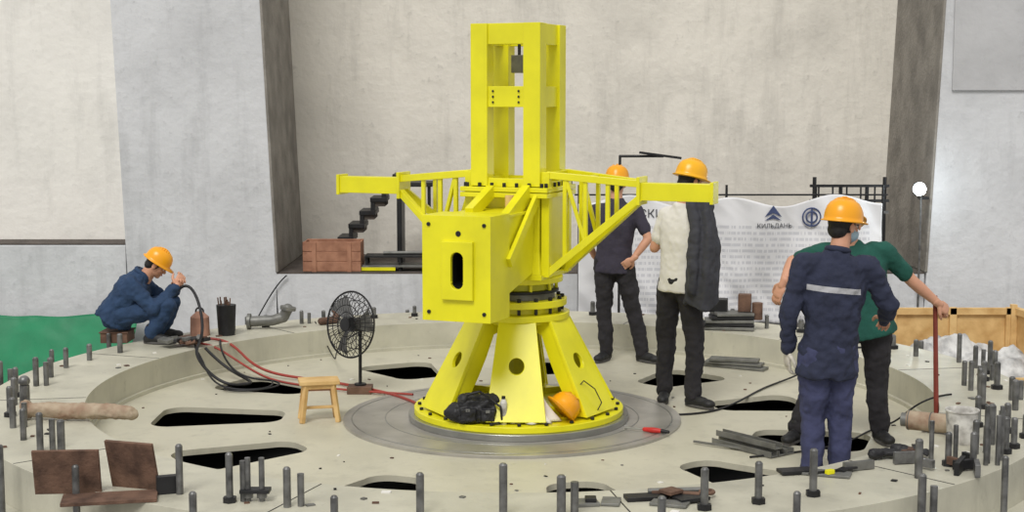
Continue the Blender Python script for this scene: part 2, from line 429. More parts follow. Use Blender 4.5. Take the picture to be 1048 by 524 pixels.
for sx in(-1,1):
    b.box((sx*1.21,0,1.745),(.54,.125,.125)); b.box((sx*1.48,0,1.745),(.025,.155,.155))
    b.box((sx*.95,0,1.75),(.025,.2,.2))
    for sy in(-1,1):
        t0=V((sx*.30,sy*.21,1.86)); t1=V((sx*.95,sy*.05,1.80)); u0=V((sx*.30,sy*.21,1.14)); u1=V((sx*.95,sy*.05,1.70))
        b.bar(t0,t1,.05,.05); b.bar(u0,u1,.05,.05); b.bar(t0+V((0,0,.02)),u0-V((0,0,.02)),.06,.06)
        for k in(.2,.42,.66): b.bar(t0.lerp(t1,k),u0.lerp(u1,k),.03,.03)
        b.bar(t0.lerp(t1,.2),u0.lerp(u1,.42),.028,.028)
    for k in(0,.42): b.bar(V((sx*.30,-.2,1.86)).lerp(V((sx*.95,-.05,1.80)),k),V((sx*.30,.2,1.86)).lerp(V((sx*.95,.05,1.80)),k),.035,.035)
    b.box((sx*.30,0,1.5),(.02,.38,.62))
b.done(parent=crane,rot=(0,0,ROT),bevel=.003)

# ------------------------------------------------------------ people
def orient(r,f,u): return Matrix((r,f,u)).transposed()
def make_hand(par,w,d,pn,side,curl,mt,size=1.0):
    d=V(d).normalized(); pn=V(pn); pn=(pn-d*pn.dot(d)).normalized(); t=pn.cross(d)*side; w=V(w)
    R=orient(t,d,pn); s=size
    b=B('hand',[mt])
    b.tube([w-d*.03,w+d*.015*s],[.028*s,.027*s])
    b.sph(w+d*.05*s,(.042*s,.05*s,.016*s),R); b.sph(w+d*.075*s,(.041*s,.028*s,.014*s),R)
    for i,(off,L) in enumerate(((.031,.072),(.011,.082),(-.010,.076),(-.030,.060))):
        p=w+d*.088*s+t*off*s; pts=[p-d*.02*s]; rs=[.0098*s]
        for k,fr in enumerate((.45,.31,.24)):
            A=sum(curl*(.55+.25*q+.06*i) for q in range(k+1))
            dd=d*math.cos(A)+pn*math.sin(A)
            p=p+dd*L*fr*s; pts.append(p); rs.append((.0092-.0011*k)*s)
        b.tube(pts,rs)
    p=w+d*.02*s+t*.026*s; q1=p+(d*.55+t*.75+pn*.25).normalized()*.038*s; q2=q1+(d*.85+t*.3+pn*.45*min(1,curl+.3)).normalized()*.03*s; q3=q2+(d*.9+pn*.5*curl).normalized()*.024*s
    b.tube([p,q1,q2,q3],[.015*s,.0125*s,.011*s,.0085*s])
    o=b.done(parent=par); blend(o,.0042,3); return o
def make_head(par,c,hf,hu,helm,mask=False,hs=1.0):
    hf=V(hf).normalized(); hu=V(hu); hu=(hu-hf*hu.dot(hf)).normalized(); r=hf.cross(hu)
    R=orient(r,hf,hu); T=Matrix.Translation(c)@R.to_4x4()@Matrix.Diagonal((hs,hs,hs,1))
    def P(x,y,z): return T@V((x,y,z))
    b=B('head',['skin'])
    b.sph(P(0,-.008,.03),(.076*hs,.094*hs,.09*hs),R); b.sph(P(0,.022,-.045),(.056*hs,.066*hs,.062*hs),R)
    b.sph(P(0,.062,-.085),(.028*hs,.026*hs,.022*hs),R); b.tube([P(0,.088,.015),P(0,.104,-.022)],[.009,.014])
    b.sph(P(0,.082,-.055),(.026,.014,.012),R)
    for s in(-1,1):
        b.sph(P(s*.079,-.012,-.005),(.010,.020,.032),R); b.sph(P(s*.04,.06,-.015),(.022,.022,.02),R)
        b.sph(P(s*.03,.08,.028),(.024,.012,.008),R)
    o=b.done(parent=par); blend(o,.0055,4)
    b=B('face_details',['eye','lips','hair','white'])
    for s in(-1,1):
        b.sph(P(s*.031,.079,.005),(.014,.011,.008),R,3); b.sph(P(s*.031,.086,.005),(.006,.006,.006),R,0)
        b.sph(P(s*.032,.088,.026),(.019,.006,.004),R,2)
    b.sph(P(0,.095,-.056),(.022,.006,.006),R,1)
    b.done(parent=par,smooth='full')
    b=B('hair',['hair']); b.sph(P(0,-.018,.032),(.081*hs,.093*hs,.092*hs),R,0,28,18)
    b.sph(P(0,-.055,-.02),(.066*hs,.052*hs,.058*hs),R,0,24,14)
    b.done(parent=par,smooth='full')
    if mask:
        b=B('face_mask',['mask','cloth']); b.sph(P(0,.05,-.045),(.066,.066,.052),R,0,24,14)
        for s in(-1,1): b.tube([P(s*.06,.05,-.03),P(s*.083,-.01,.005)],[.002,.002],1,seg=6)
        b.done(parent=par,smooth='full')
    b=B('hard_hat',[helm,'dk'])
    rings=[]
    N=36
    prof=[(1.19,1.17,.030),(1.20,1.18,.036),(1.03,1.03,.042),(1.02,1.02,.06),(.99,.99,.09),(.90,.91,.122),(.74,.76,.148),(.5,.52,.165),(.22,.24,.173)]
    for i,(a,bb,z) in enumerate(prof):
        rg=[]
        for k in range(N):
            t=2*math.pi*k/N; x=.108*a*math.cos(t); y=.128*bb*math.sin(t)-.008
            zz=z
            if i<2:
                if math.sin(t)>.2: y+=.045*(math.sin(t)-.2); zz-=.012*(math.sin(t)-.2)
            rg.append(P(x,y,zz))
        rings.append(rg)
    b.loft(rings)
    for dx in(-.035,0,.035):
        pts=[P(dx,.115*math.cos(t)-.008,.05+.128*math.sin(t)*(1-abs(dx)*1.2)) for t in [math.radians(q) for q in range(28,153,12)]]
        b.tube(pts,[.009 if dx==0 else .007]*len(pts),seg=8)
    b.done(parent=par,smooth='full')
def torso(b,pel,chest,neck,rh,rs,sc,hemdrop,wide=1.0,m=0):
    pel=V(pel);chest=V(chest);neck=V(neck); rh=V(rh).normalized(); rs=V(rs).normalized()
    ax0=(chest-pel).normalized(); ax1=(neck-chest).normalized()
    secs=[(pel-ax0*hemdrop,rh,ax0,.188,.138),(pel+ax0*.02,rh,ax0,.178,.13),(pel.lerp(chest,.4),rh.lerp(rs,.4),ax0,.165,.12),
          (pel.lerp(chest,.8),rs,ax0,.188,.125),(chest+ax1*.03,rs,ax1,.20,.122),(chest.lerp(neck,.62),rs,ax1,.175,.095),(chest.lerp(neck,.88),rs,ax1,.095,.075),(neck+ax1*.02,rs,ax1,.068,.068)]
    rings=[]
    for i,(c0,r,ax,a,d) in enumerate(secs):
        r=(r-ax*r.dot(ax)).normalized(); f=ax.cross(r); wd=wide if i<5 else 1
        rings.append([c0+r*(a*sc*wd*math.copysign(abs(math.cos(t))**.85,math.cos(t)))+f*(d*sc*wd*math.sin(t)) for t in [2*math.pi*k/28 for k in range(28)]])
    b.loft(rings,m)
def person(name,loc,J,hf,top,bot,helm,sleeve='long',sc=1.0,hu=(0,0,1),mask=False,hands=None,feet=None,hem=.12,topmat2=None,hs=1.0,belly=1.0,wr=.02):
    e=empty(name,loc)
    J={k:V(v) for k,v in J.items()}
    rs=(J['shR']-J['shL']); rh=(J['hipR']-J['hipL'])
    pel=(J['hipR']+J['hipL'])/2
    sh=(J['shR']+J['shL'])/2
    chest=pel.lerp(J['neck'],.66)
    b=B('trousers',[bot])
    axr=rh.normalized(); up=(chest-pel).normalized(); axr=(axr-up*axr.dot(up)).normalized(); R=orient(axr,up.cross(axr),up)
    b.sph(pel+up*.03,(.168*sc,.128*sc,.14*sc),R)
    for s in 'LR':
        h,k,a=J['hip'+s],J['knee'+s],J['ank'+s]
        b.tube([h,h.lerp(k,.35),k,k.lerp(a,.4),a+(k-a).normalized()*.02],[.105*sc,.098*sc,.074*sc,.072*sc,.066*sc])
    o=b.done(parent=e); blend(o,.011*sc,6,.03,.09)
    b=B('jacket' if sleeve=='long' else 't_shirt',[top])
    torso(b,pel,chest,J['neck'],rh,rs,sc,hem,belly)
    for s in 'LR':
        a,el,w=J['sh'+s],J['elb'+s],J['wr'+s]
        a_in=a.lerp(sh,.35)
        if sleeve=='long':
            b.tube([a_in,a,a.lerp(el,.5),el,el.lerp(w,.5),w-(w-el).normalized()*.015],[.075*sc,.074*sc,.065*sc,.058*sc,.053*sc,.045*sc])
        else:
            b.tube([a_in,a,a.lerp(el,.7)],[.072*sc,.068*sc,.060*sc])
    o=b.done(parent=e); blend(o,.011*sc,6,wr if sleeve=='long' else .014,.08)
    if topmat2:
        o.data.materials.clear(); o.data.materials.append(topmat2)
    if sleeve=='long':
        b=B('collar',[top]); b.torus(J['neck']+V((0,0,.012)),J['head']-J['neck']+V((0,0,.1)),.062*sc,.019*sc); b.done(parent=e,smooth='full')
    b=B('neck_and_arms',['skin'])
    b.tube([J['neck']-V((0,0,.06)),J['neck'].lerp(J['head'],.65)],[.062*sc,.056*sc])
    if sleeve!='long':
        for s in 'LR':
            a,el,w=J['sh'+s],J['elb'+s],J['wr'+s]
            b.tube([a.lerp(el,.3),el,el.lerp(w,.3),w],[.048*sc,.041*sc,.041*sc,.027*sc])
    o=b.done(parent=e); blend(o,.008,5)
    make_head(e,J['head'],hf,hu,helm,mask,hs)
    for s in 'LR':
        if hands and s in hands:
            d,pn,side,curl,mt=hands[s]; make_hand(e,J['wr'+s],d,pn,side,curl,mt,sc)
        fd=V(feet[s]).normalized() if feet else V((0,1,0))
        a=J['ank'+s]; base=a.z-.075
        fr=V((fd.y,-fd.x,0))
        b=B('shoe',['shoe'])
        b.tube([a+V((0,0,.06)),V((a.x,a.y,base+.05))],[.047*sc,.046*sc])
        R=orient(fr,fd,V((0,0,1)))
        b.sph(V((a.x,a.y,base+.045))+fd*.06,(.044,.10,.045),R); b.sph(V((a.x,a.y,base+.038))+fd*.14,(.048,.062,.036),R); b.sph(V((a.x,a.y,base+.04))-fd*.03,(.040,.045,.042),R)
        o=b.done(parent=e); blend(o,.008,4)
        b=B('sole',['sole']); pts=[]
        for k in range(24):
            t=2*math.pi*k/24; y=.06+.135*math.sin(t); x=(.040+.008*math.sin(t))*math.cos(t)
            pts.append(V((a.x,a.y,base))+fd*y+fr*x)
        b.loft([pts,[p+V((0,0,.02)) for p in pts]]); b.done(parent=e,bevel=.003)
    return e
ms=M['navy'].copy(); ms.name='navy_with_reflective_stripe'; nt=ms.node_tree; n=nt.nodes; l=nt.links
tc=n.new('ShaderNodeTexCoord'); sep=n.new('ShaderNodeSeparateXYZ'); l.new(tc.outputs['Object'],sep.inputs[0])
def mth(op,a,bv,c=None):
    x=n.new('ShaderNodeMath'); x.operation=op; l.new(a,x.inputs[0])
    if isinstance(bv,(int,float)): x.inputs[1].default_value=bv
    else: l.new(bv,x.inputs[1])
    return x.outputs[0]
tl=mth('MULTIPLY',sep.outputs['X'],.10); zz=mth('ADD',sep.outputs['Z'],tl)
k=mth('MULTIPLY',mth('GREATER_THAN',zz,1.235),mth('LESS_THAN',zz,1.27))
k=mth('MULTIPLY',k,mth('LESS_THAN',sep.outputs['X'],.17)); k=mth('MULTIPLY',k,mth('GREATER_THAN',sep.outputs['X'],-.16))
mix=n.new('ShaderNodeMixRGB'); mix.inputs[2].default_value=(.42,.42,.44,1)
bs=n['Principled BSDF']; src=bs.inputs['Base Color'].links[0].from_socket
l.new(src,mix.inputs[1]); l.new(k,mix.inputs[0]); l.new(mix.outputs[0],bs.inputs['Base Color'])

person('worker_in_navy_suit',(1.95,-2.1,0),dict(
 head=(.08,.04,1.625),neck=(.04,0,1.475),shL=(-.165,-.02,1.40),shR=(.24,.03,1.38),
 elbL=(-.255,-.02,1.10),wrL=(-.245,.05,.86),elbR=(.37,.04,1.13),wrR=(.40,.26,1.02),
 hipL=(-.085,0,.84),hipR=(.085,.03,.84),kneeL=(-.08,.04,.45),kneeR=(.09,.06,.45),ankL=(-.09,.0,.08),ankR=(.09,.03,.08)),
 (.75,.6,-.1),'navy','navy2','helm','long',1.02,mask=True,
 hands={'L':((0,.1,-1),(1,.2,0),-1,.45,'glove'),'R':((.3,.9,-.3),(-.5,0,-.8),-1,.7,'skin')},
 feet={'L':(-.1,1,0),'R':(.3,1,0)},hem=.14,topmat2=ms,wr=.034)
pb=person('worker_in_white_shirt',(1.33,.48,0),dict(
 head=(.075,.03,1.755),neck=(.01,0,1.575),shL=(-.10,.13,1.49),shR=(.11,-.10,1.50),
 elbL=(-.19,.18,1.22),wrL=(-.02,.33,1.38),elbR=(.20,-.14,1.24),wrR=(.18,.06,1.38),
 hipL=(-.07,.07,.95),hipR=(.06,-.06,.95),kneeL=(-.10,.10,.50),kneeR=(.11,-.08,.50),ankL=(-.11,.06,.08),ankR=(.09,-.17,.08)),
 (.85,.5,-.25),'white','blackt','helm2','short',1.02,
 hands={'L':((.7,.3,.5),(.3,-.8,0),-1,.8,'skin'),'R':((.1,.6,.7),(-.7,.4,0),1,1.0,'skin')},
 feet={'L':(-.2,-1,0),'R':(.8,-.7,0)},hem=.06,hs=1.03)
b=B('draped_jacket',['greyj'])
rings=[]
for i in range(17):
    t=i/16; z=1.70-.90*t; w=.05+.065*min(1,t*2.2)+.02*t; dp=.05+.05*min(1,t*3)
    cx=.135+.02*math.sin(t*3); cy=-.17
    rings.append([(cx+w*math.cos(a)*(1+.07*math.sin(5*a+1.2*t)),cy+dp*math.sin(a)*(1+.30*math.sin(4*a+1.5*t)),z+.035*math.sin(2*a+1)*t) for a in [2*math.pi*k/40 for k in range(40)]])
b.loft(rings)
b.tube([(.05,-.2,1.60),(.08,-.25,1.4),(.07,-.26,1.1),(.06,-.25,.93)],[.045,.044,.042,.038])
b.tube([(.08,-.10,1.66),(.14,-.13,1.71),(.19,-.14,1.58)],[.055,.05,.055])
o=b.done(parent=pb); blend(o,.010,4,.022,.10)
person('worker_with_hand_on_hip',(1.0,2.36,0),dict(
 head=(-.04,.03,1.63),neck=(-.05,0,1.485),shL=(-.235,.0,1.39),shR=(.135,-.02,1.39),
 elbL=(-.32,.0,1.12),wrL=(-.23,.12,.95),elbR=(.24,-.10,1.14),wrR=(.10,-.13,.96),
 hipL=(-.15,.02,.90),hipR=(.02,0,.90),kneeL=(-.15,.03,.47),kneeR=(.12,.0,.47),ankL=(-.13,.0,.08),ankR=(.20,-.06,.08)),
 (.25,.95,-.2),'purple','blackt','helm','short',.98,
 hands={'L':((.5,.5,-.6),(.8,-.2,0),1,.5,'skin'),'R':((-.75,.1,-.6),(-.2,.9,0),-1,.6,'skin')},
 feet={'L':(-.5,-.8,0),'R':(.7,-.7,0)},hem=.08)
person('worker_in_green_shirt',(2.44,-.86,0),dict(
 head=(-.12,-.05,1.53),neck=(-.09,-.0,1.40),shL=(-.29,-.02,1.34),shR=(.16,.02,1.345),
 elbL=(-.47,.08,1.27),wrL=(-.56,-.06,1.13),elbR=(.37,.06,1.13),wrR=(.565,.10,.97),
 hipL=(-.06,.0,.84),hipR=(.11,.0,.84),kneeL=(-.28,.05,.45),kneeR=(.13,.03,.45),ankL=(-.43,.0,.08),ankR=(.15,.0,.08)),
 (.1,.9,-.4),'green','blackt','helm','short',1.07,
 hands={'L':((-.35,.1,-.8),(.6,.4,0),1,.5,'skin'),'R':((.75,.3,-.5),(-.3,.75,-.4),1,1.05,'skin')},
 feet={'L':(-.6,-.8,0),'R':(.2,-1,0)},hem=.09,belly=1.08)
person('crouching_worker_in_blue',(-3.29,1.95,RZ),dict(
 head=(.12,.02,.68),neck=(.0,.02,.605),shL=(-.09,.17,.535),shR=(-.07,-.15,.52),
 elbL=(.14,.22,.34),wrL=(.29,.08,.48),elbR=(.14,-.20,.31),wrR=(.31,-.05,.50),
 hipL=(-.25,.10,.235),hipR=(-.25,-.09,.235),kneeL=(.22,.15,.33),kneeR=(.25,-.14,.34),ankL=(.12,.13,.08),ankR=(.10,-.15,.08)),
 (.9,.15,-.6),'blue','blue','helm','long',1.06,hu=(.4,0,1),
 hands={'L':((.3,-.4,.5),(.3,-.6,0),1,.7,'skin'),'R':((.3,.4,.6),(-.3,.6,0),-1,.8,'skin')},
 feet={'L':(1,.05,0),'R':(1,-.2,0)},hem=.06,belly=1.15,wr=.036,hs=.93)
b=B('seat_block',['rust']); b.box((0,0,.045),(.24,.26,.09)); b.box((0,0,.095),(.26,.28,.012)); b.done(loc=(-3.53,1.96,RZ),bevel=.005)

# ------------------------------------------------------------ sledge hammer held by the man in green
b=B('sledge_hammer',['redhandle','dk']); b.cyl((3.03,-.74,.0),(2.995,-.72,1.02),.018,.016,m=0)
b.box((3.03,-.74,.04),(.16,.07,.07),m=1,rot=(0,0,20)); b.done(bevel=.004)

# ------------------------------------------------------------ fan
fan=empty('pedestal_fan',(-1.25,.87,0))
b=B('fan_cage',['dk','stud'])
c0=V((-.07,-.02,.57)); ax=V((-.62,-.75,.12)).normalized(); R=ortho(ax)
def F(x,y,z): return c0+(R@V((x,y,z)))
b.torus(c0,ax,.27,.008,0,48,6)
for r in (.22,.16,.10):
    b.torus(F(0,0,.05),ax,r,.0035,0,40,5)
b.torus(F(0,0,-.05),ax,.2,.0035,0,40,5)
for k in range(40):
    a=2*math.pi*k/40; c_,s_=math.cos(a),math.sin(a)
    b.tube([F(.27*c_,.27*s_,0),F(.2*c_,.2*s_,.055),F(.05*c_,.05*s_,.06)],[.0028]*3,seg=5)
    if k%2: b.tube([F(.27*c_,.27*s_,0),F(.2*c_,.2*s_,-.055),F(.05*c_,.05*s_,-.06)],[.0028]*3,seg=5)
b.cyl(F(0,0,.055),F(0,0,.068),.055,m=0); b.cyl(F(0,0,-.2),F(0,0,.0),.05,.06,m=0)
for k in range(3):
    a=2*math.pi*k/3; rings=[]
    for i in range(6):
        t=i/5; r=.05+.19*t; w=.035+.06*t; tw=.6-.3*t
        ca,sa=math.cos(a+.25*t),math.sin(a+.25*t); d=V((ca,sa,0)); tt=V((-sa,ca,0))*math.cos(tw)+V((0,0,1))*math.sin(tw)
        nn=d.cross(tt)*.003
        rings.append([F(*(d*r+tt*w+nn)),F(*(d*r-tt*w+nn)),F(*(d*r-tt*w-nn)),F(*(d*r+tt*w-nn))])
    b.loft(rings,1)
b.done(parent=fan,smooth=True)
b=B('fan_stand',['dk','rust']); b.tube([F(0,0,-.12),V((0,.05,.45)),V((0,.02,.05))],[.016,.014,.014]); b.box((0,0,.03),(.2,.16,.06),m=1); b.cyl((0,.02,.06),(0,.02,.075),.05); b.done(parent=fan,bevel=.003)

# ------------------------------------------------------------ stool
b=B('wooden_stool',['wood','woodr'])
b.box((0,0,.30),(.30,.20,.03)); b.box((0,-.07,.268),(.25,.02,.035)); b.box((0,.07,.268),(.25,.02,.035))
for sx in(-1,1):
    for sy in(-1,1): b.bar((sx*.10,sy*.07,.285),(sx*.135,sy*.09,0),.034,.034)
    b.bar((sx*.125,-.09,.08),(sx*.125,.09,.08),.02,.03)
b.bar((-.125,0,.10),(.125,0,.10),.03,.02); b.box((0,.0,.245),(.2,.12,.02),m=1)
b.done(loc=(-1.45,-.17,0),rot=(0,0,12),bevel=.004)

# ------------------------------------------------------------ things lying on the base flange
FY=-.82
bag=empty('tool_bag',(-.25,FY+.05,.115))
b=B('bag_body',['blk'])
b.box((0,0,.09),(.26,.13,.16),rot=(0,0,6)); b.sph((-.13,0,.075),(.10,.08,.07)); b.sph((.08,.01,.16),(.09,.06,.05)); b.sph((-.04,.01,.17),(.10,.06,.045))
b.box((-.06,-.075,.07),(.11,.04,.09),rot=(0,0,8)); b.box((.08,-.07,.065),(.10,.04,.08),rot=(0,0,-6))
o=b.done(parent=bag); blend(o,.007,3,.025,.06)
b=B('bag_straps',['dk','greysteel'])
b.tube([(-.09,-.06,.15),(-.06,-.08,.22),(.02,-.08,.24),(.08,-.06,.20),(.10,-.05,.15)],[.009]*5)
b.tube([(.1,-.05,.18),(.17,-.08,.13),(.18,-.07,.02),(.10,-.11,.01)],[.008]*4)
b.box((-.06,-.10,.11),(.03,.01,.02),m=1); b.box((.08,-.095,.10),(.03,.01,.02),m=1)
b.done(parent=bag,smooth=True)
b=B('water_bottle',['bucket','dk','steel']); b.cyl((0,0,0),(0,0,.15),.026); b.cyl((0,0,.15),(0,0,.18),.026,.014); b.cyl((0,0,.18),(0,0,.20),.014,m=1); b.done(loc=(-.06,FY+.01,.115),smooth=True)
# rag: gathered cloth with radial folds leaning on the front leg
b=B('white_rag',['cloth']); rings=[]
for i in range(12):
    t=i/11; z=.008+.20*t; r=.115*(1-t)**1.4+.022; lx=.05*t; ly=.05*t
    rings.append([(lx+r*1.15*math.cos(a)*(1+.28*(1-t)*math.sin(7*a+2*t)+.15*math.sin(3*a+1)),ly+r*.62*math.sin(a)*(1+.28*(1-t)*math.sin(7*a+2*t)),z+.015*math.sin(5*a)*(1-t)*t*4) for a in [2*math.pi*k/56 for k in range(56)]])
b.loft(rings); o=b.done(loc=(.14,FY+.05,.117),smooth='full')
b=B('spare_hard_hat',['helm','dk']); rings=[]
for i,(a,z) in enumerate([(1.2,0),(1.2,.006),(1.02,.012),(1.0,.05),(.92,.085),(.74,.115),(.5,.135),(.2,.145)]):
    rings.append([(.11*a*math.cos(t),(.13*a*math.sin(t)+(.04*max(0,math.sin(t)) if i<2 else 0)),z) for t in [2*math.pi*k/36 for k in range(36)]])
b.loft(rings)
for dx in(-.035,0,.035): b.tube([(dx,.12*math.cos(t),.02+.122*math.sin(t)) for t in [math.radians(q) for q in range(25,156,13)]],[.008]*11,seg=8)
b.done(loc=(.35,FY+.12,.185),rot=(35,-35,150),smooth='full')
b=B('hand_grinder',['red','dk','greysteel']); b.tube([(0,0,.04),(.10,.0,.045)],[.028,.026],0); b.cyl((-.04,0,.02),(-.04,0,.06),.028,m=1); b.cyl((-.04,0,.012),(-.04,0,.018),.05,m=2); b.tube([(-.03,0,.05),(-.03,-.06,.05)],[.011,.011],1); b.done(loc=(.02,FY+.09,.115),rot=(0,0,20),smooth=True)
b=B('blue_pliers',['bluep','steel']); b.tube([(0,0,.012),(.06,.01,.012),(.10,.03,.012)],[.009,.010,.008]); b.tube([(0,0,.012),(.06,-.01,.012),(.10,-.03,.012)],[.009,.010,.008]); b.tube([(0,0,.012),(-.05,0,.012)],[.014,.006],1); b.done(loc=(.28,FY+.08,.117),rot=(0,0,200),smooth=True)
b=B('red_screwdriver',['red','steel','dk']); b.tube([(0,0,.02),(.05,0,.02),(.12,0,.02)],[.017,.021,.016],0); b.cyl((.12,0,.02),(.27,0,.018),.006,m=1); b.tube([(-.06,0,.018),(-.01,0,.02)],[.012,.016],2); b.done(loc=(1.06,-.72,.0235),rot=(0,0,155),smooth=True)
b=B('wire_coil',['dk']); b.tube([(0,0,0),(.05,0,.10),(.0,0,.20),(-.08,0,.26),(-.12,-.02,.22)],[.004]*5,seg=6); b.done(loc=(.60,-.55,.115))

# ------------------------------------------------------------ hoses
r_=RZ+.015
hose('red_air_hose',[(-3.0,1.85,r_),(-2.75,2.0,r_+.02),(-2.5,1.9,r_),(-2.35,1.75,.12),(-2.1,1.5,.03),(-1.6,1.3,.02),(-1.2,.95,.02),(-.9,.6,.03),(-.75,.3,.03)],.012,'redhose')
hose('red_air_hose',[(-2.9,1.75,r_),(-2.7,1.75,r_+.02),(-2.5,1.7,.18),(-2.2,1.5,.03),(-1.9,1.1,.02),(-1.3,.85,.02),(-.8,.65,.03)],.010,'redhose')
hose('black_rubber_hose',[(-2.98,1.92,.70),(-2.88,1.9,.82),(-2.75,1.85,.62),(-2.68,1.6,.32),(-2.72,1.3,r_+.01),(-2.55,1.1,.12),(-2.35,1.0,.02),(-2.15,1.15,.02),(-2.3,1.4,.02),(-2.5,1.45,.12),(-2.65,1.5,r_)],.013,'dk')
hose('power_cable',[(-2.6,1.9,r_),(-2.55,1.6,r_),(-2.4,1.3,.03),(-2.0,1.35,.02),(-1.9,1.0,.02),(-2.25,.75,.02),(-2.5,1.0,.02),(-2.2,1.2,.02)],.009,'dk')
hose('power_cable',[(-2.8,1.8,r_),(-2.75,1.5,r_),(-2.62,1.2,r_),(-2.5,.95,.05),(-2.2,.8,.02),(-1.95,1.0,.02),(-2.05,1.3,.02)],.008,'dk')
hose('power_cable',[(-1.25,.92,.5),(-1.5,1.2,.35),(-1.55,1.9,.02),(-1.7,2.6,.02),(-1.9,3.0,r_)],.006,'dk')
hose('power_cable',[(.9,.0,.01),(1.4,-.1,.01),(1.75,.3,.01),(2.1,1.1,.01),(2.6,1.6,.02),(2.85,1.7,r_),(3.1,1.5,r_)],.008,'dk')
hose('power_cable',[(1.6,-1.35,.01),(2.0,-1.2,.01),(2.35,-1.0,.01),(2.6,-.5,.01),(2.85,-.4,.02),(2.95,-.6,r_),(3.2,-.5,r_)],.007,'dk')
hose('power_cable',[(-2.55,5.46,.42),(-2.7,5.46,.3),(-2.85,5.45,.0),(-3.0,5.3,-.3)],.008,'dk')

# ------------------------------------------------------------ back-left clutter on the rim
b=B('electrode_bucket',['dk','rust','steel']); b.cyl((0,0,0),(0,0,.28),.075,.09,m=0,seg=24)
for i in range(14):
    a=random.random()*6.28; r=.05*random.random(); b.cyl((r*math.cos(a),r*math.sin(a),.1),(r*1.6*math.cos(a),r*1.6*math.sin(a),.31+.05*random.random()),.006,m=1,seg=6)
b.done(loc=(-2.62,2.3,RZ),smooth=True)
b=B('clay_canister',['pink','dk']); b.cyl((0,0,0),(0,0,.17),.09,.085); b.cyl((0,0,.17),(0,0,.22),.085,.03); b.torus((0,0,.22),(0,1,0),.035,.008,1); b.done(loc=(-2.86,2.28,RZ),smooth=True)
b=B('pipe_elbow_fitting',['greysteel','rust'])
b.tube([(-.2,0,.06),(0,0,.07),(.10,0,.10),(.14,0,.18)],[.05,.05,.05,.05]); b.cyl((.14,0,.17),(.145,0,.20),.075); b.cyl((-.21,0,.06),(-.24,0,.06),.075); b.done(loc=(-2.25,2.65,RZ+.012),smooth=True)
b=B('pipe_elbow_fitting',['rust','greysteel']); b.tube([(-.1,0,.05),(.06,0,.05),(.1,.03,.12)],[.035]*3); b.cyl((.1,.03,.12),(.1,.03,.15),.05); b.done(loc=(-1.75,2.95,RZ-.013),rot=(0,0,40),smooth=True)
b=B('scrap_steel_heap',['rust','greysteel','dk'])
for i in range(16):
    b.box((random.uniform(-.2,.2),random.uniform(-.12,.12),.03+.05*random.random()),(random.uniform(.05,.16),random.uniform(.03,.08),.03),rot=(random.uniform(-15,15),random.uniform(-15,15),random.uniform(0,180)),m=i%3)
b.done(loc=(-2.82,1.70,RZ),bevel=.003)
b=B('steel_block_stack',['greysteel','dk','rust'])
for i in range(5): b.box((-.1+.02*i,0,.02+.033*i),(.55-.05*i,.22,.028),rot=(0,0,4*i),m=i%2)
b.box((-.18,.06,.22),(.2,.14,.12),m=1); b.box((.08,.05,.25),(.12,.12,.16),m=2); b.cyl((.2,0,.1),(.2,0,.26),.05,m=2)
b.done(loc=(2.1,2.62,RZ),rot=(0,0,-12),bevel=.004)
b=B('steel_block_stack',['greysteel','dk'])
for i in range(3): b.box((0,0,.015+.03*i),(.6-.08*i,.14,.025),rot=(0,0,6*i),m=0)
b.done(loc=(2.0,2.0,.0) ,rot=(0,0,-30),bevel=.004)
b=B('steel_channel_stack',['greysteel','dk'])
for i,(x,z) in enumerate(((-.08,0),(.0,0),(.08,0),(-.04,.05))):
    b.box((x,0,z+.008),(.07,.55,.008)); b.box((x-.033,0,z+.025),(.006,.55,.04)); b.box((x+.033,0,z+.025),(.006,.55,.04))
b.bar((-.22,.35,.02),(-.08,-.1,.02),.015,.015)
b.done(loc=(1.66,-1.08,0),rot=(0,0,38),bevel=.002)

# ------------------------------------------------------------ left front
b=B('wrapped_pipe',['pipew','rust']); b.tube([(-.36,0,.07),(-.1,.0,.065),(.15,.01,.07),(.33,0,.06)],[.050,.058,.052,.048],0); b.cyl((-.38,0,.07),(-.42,0,.07),.068,m=1); o=b.done(loc=(-2.88,-1.32,RZ),rot=(0,0,-6),smooth='full'); blend(o,.01,2,.02,.06)
b=B('rusty_plate_stack',['rust','dk'])
b.box((-.22,0,.12),(.36,.02,.26),rot=(12,0,4)); b.box((.12,.08,.13),(.30,.02,.30),rot=(14,0,-18)); b.box((.05,-.14,.012),(.5,.2,.02),rot=(0,0,12)); b.box((.33,.0,.05),(.12,.05,.10),rot=(0,0,20),m=1)
b.box((-.22,.09,.06),(.2,.12,.12),m=1)
b.done(loc=(-2.22,-3.14,RZ),bevel=.003)
b=B('ball_top_bollard',['stud']); b.cyl((0,0,0),(0,0,.18),.035); b.sph((0,0,.21),.04); b.done(loc=(-3.38,-1.0,RZ),smooth=True)
b=B('bolt_pair_clamp',['stud','dk'])
for x in(0,.075): b.cyl((x,0,0),(x,0,.24),.016,seg=12); b.cyl((x,0,.02),(x,0,.05),.03,seg=6)
b.box((.04,0,.06),(.16,.08,.02),m=1); b.done(loc=(-1.42,-3.3,RZ),bevel=.002)
b=B('pipe_wrench_and_plates',['rust','greysteel','dk'])
b.box((-.12,0,.012),(.22,.10,.022),rot=(0,0,10),m=2); b.box((.05,.03,.02),(.26,.05,.03),rot=(0,0,-14)); b.box((.12,-.04,.02),(.18,.12,.02),rot=(0,0,24),m=2)
b.cyl((-.1,.06,.03),(.2,.07,.035),.014,m=1); b.box((.02,0,.045),(.1,.09,.02),rot=(0,0,40)); b.torus((.22,.04,.03),(0,0,1),.035,.012,0,20,6)
b.box((.0,-.12,.01),(.2,.1,.016),rot=(0,0,-20),m=1)
b.done(loc=(.84,-3.26,RZ),bevel=.003)
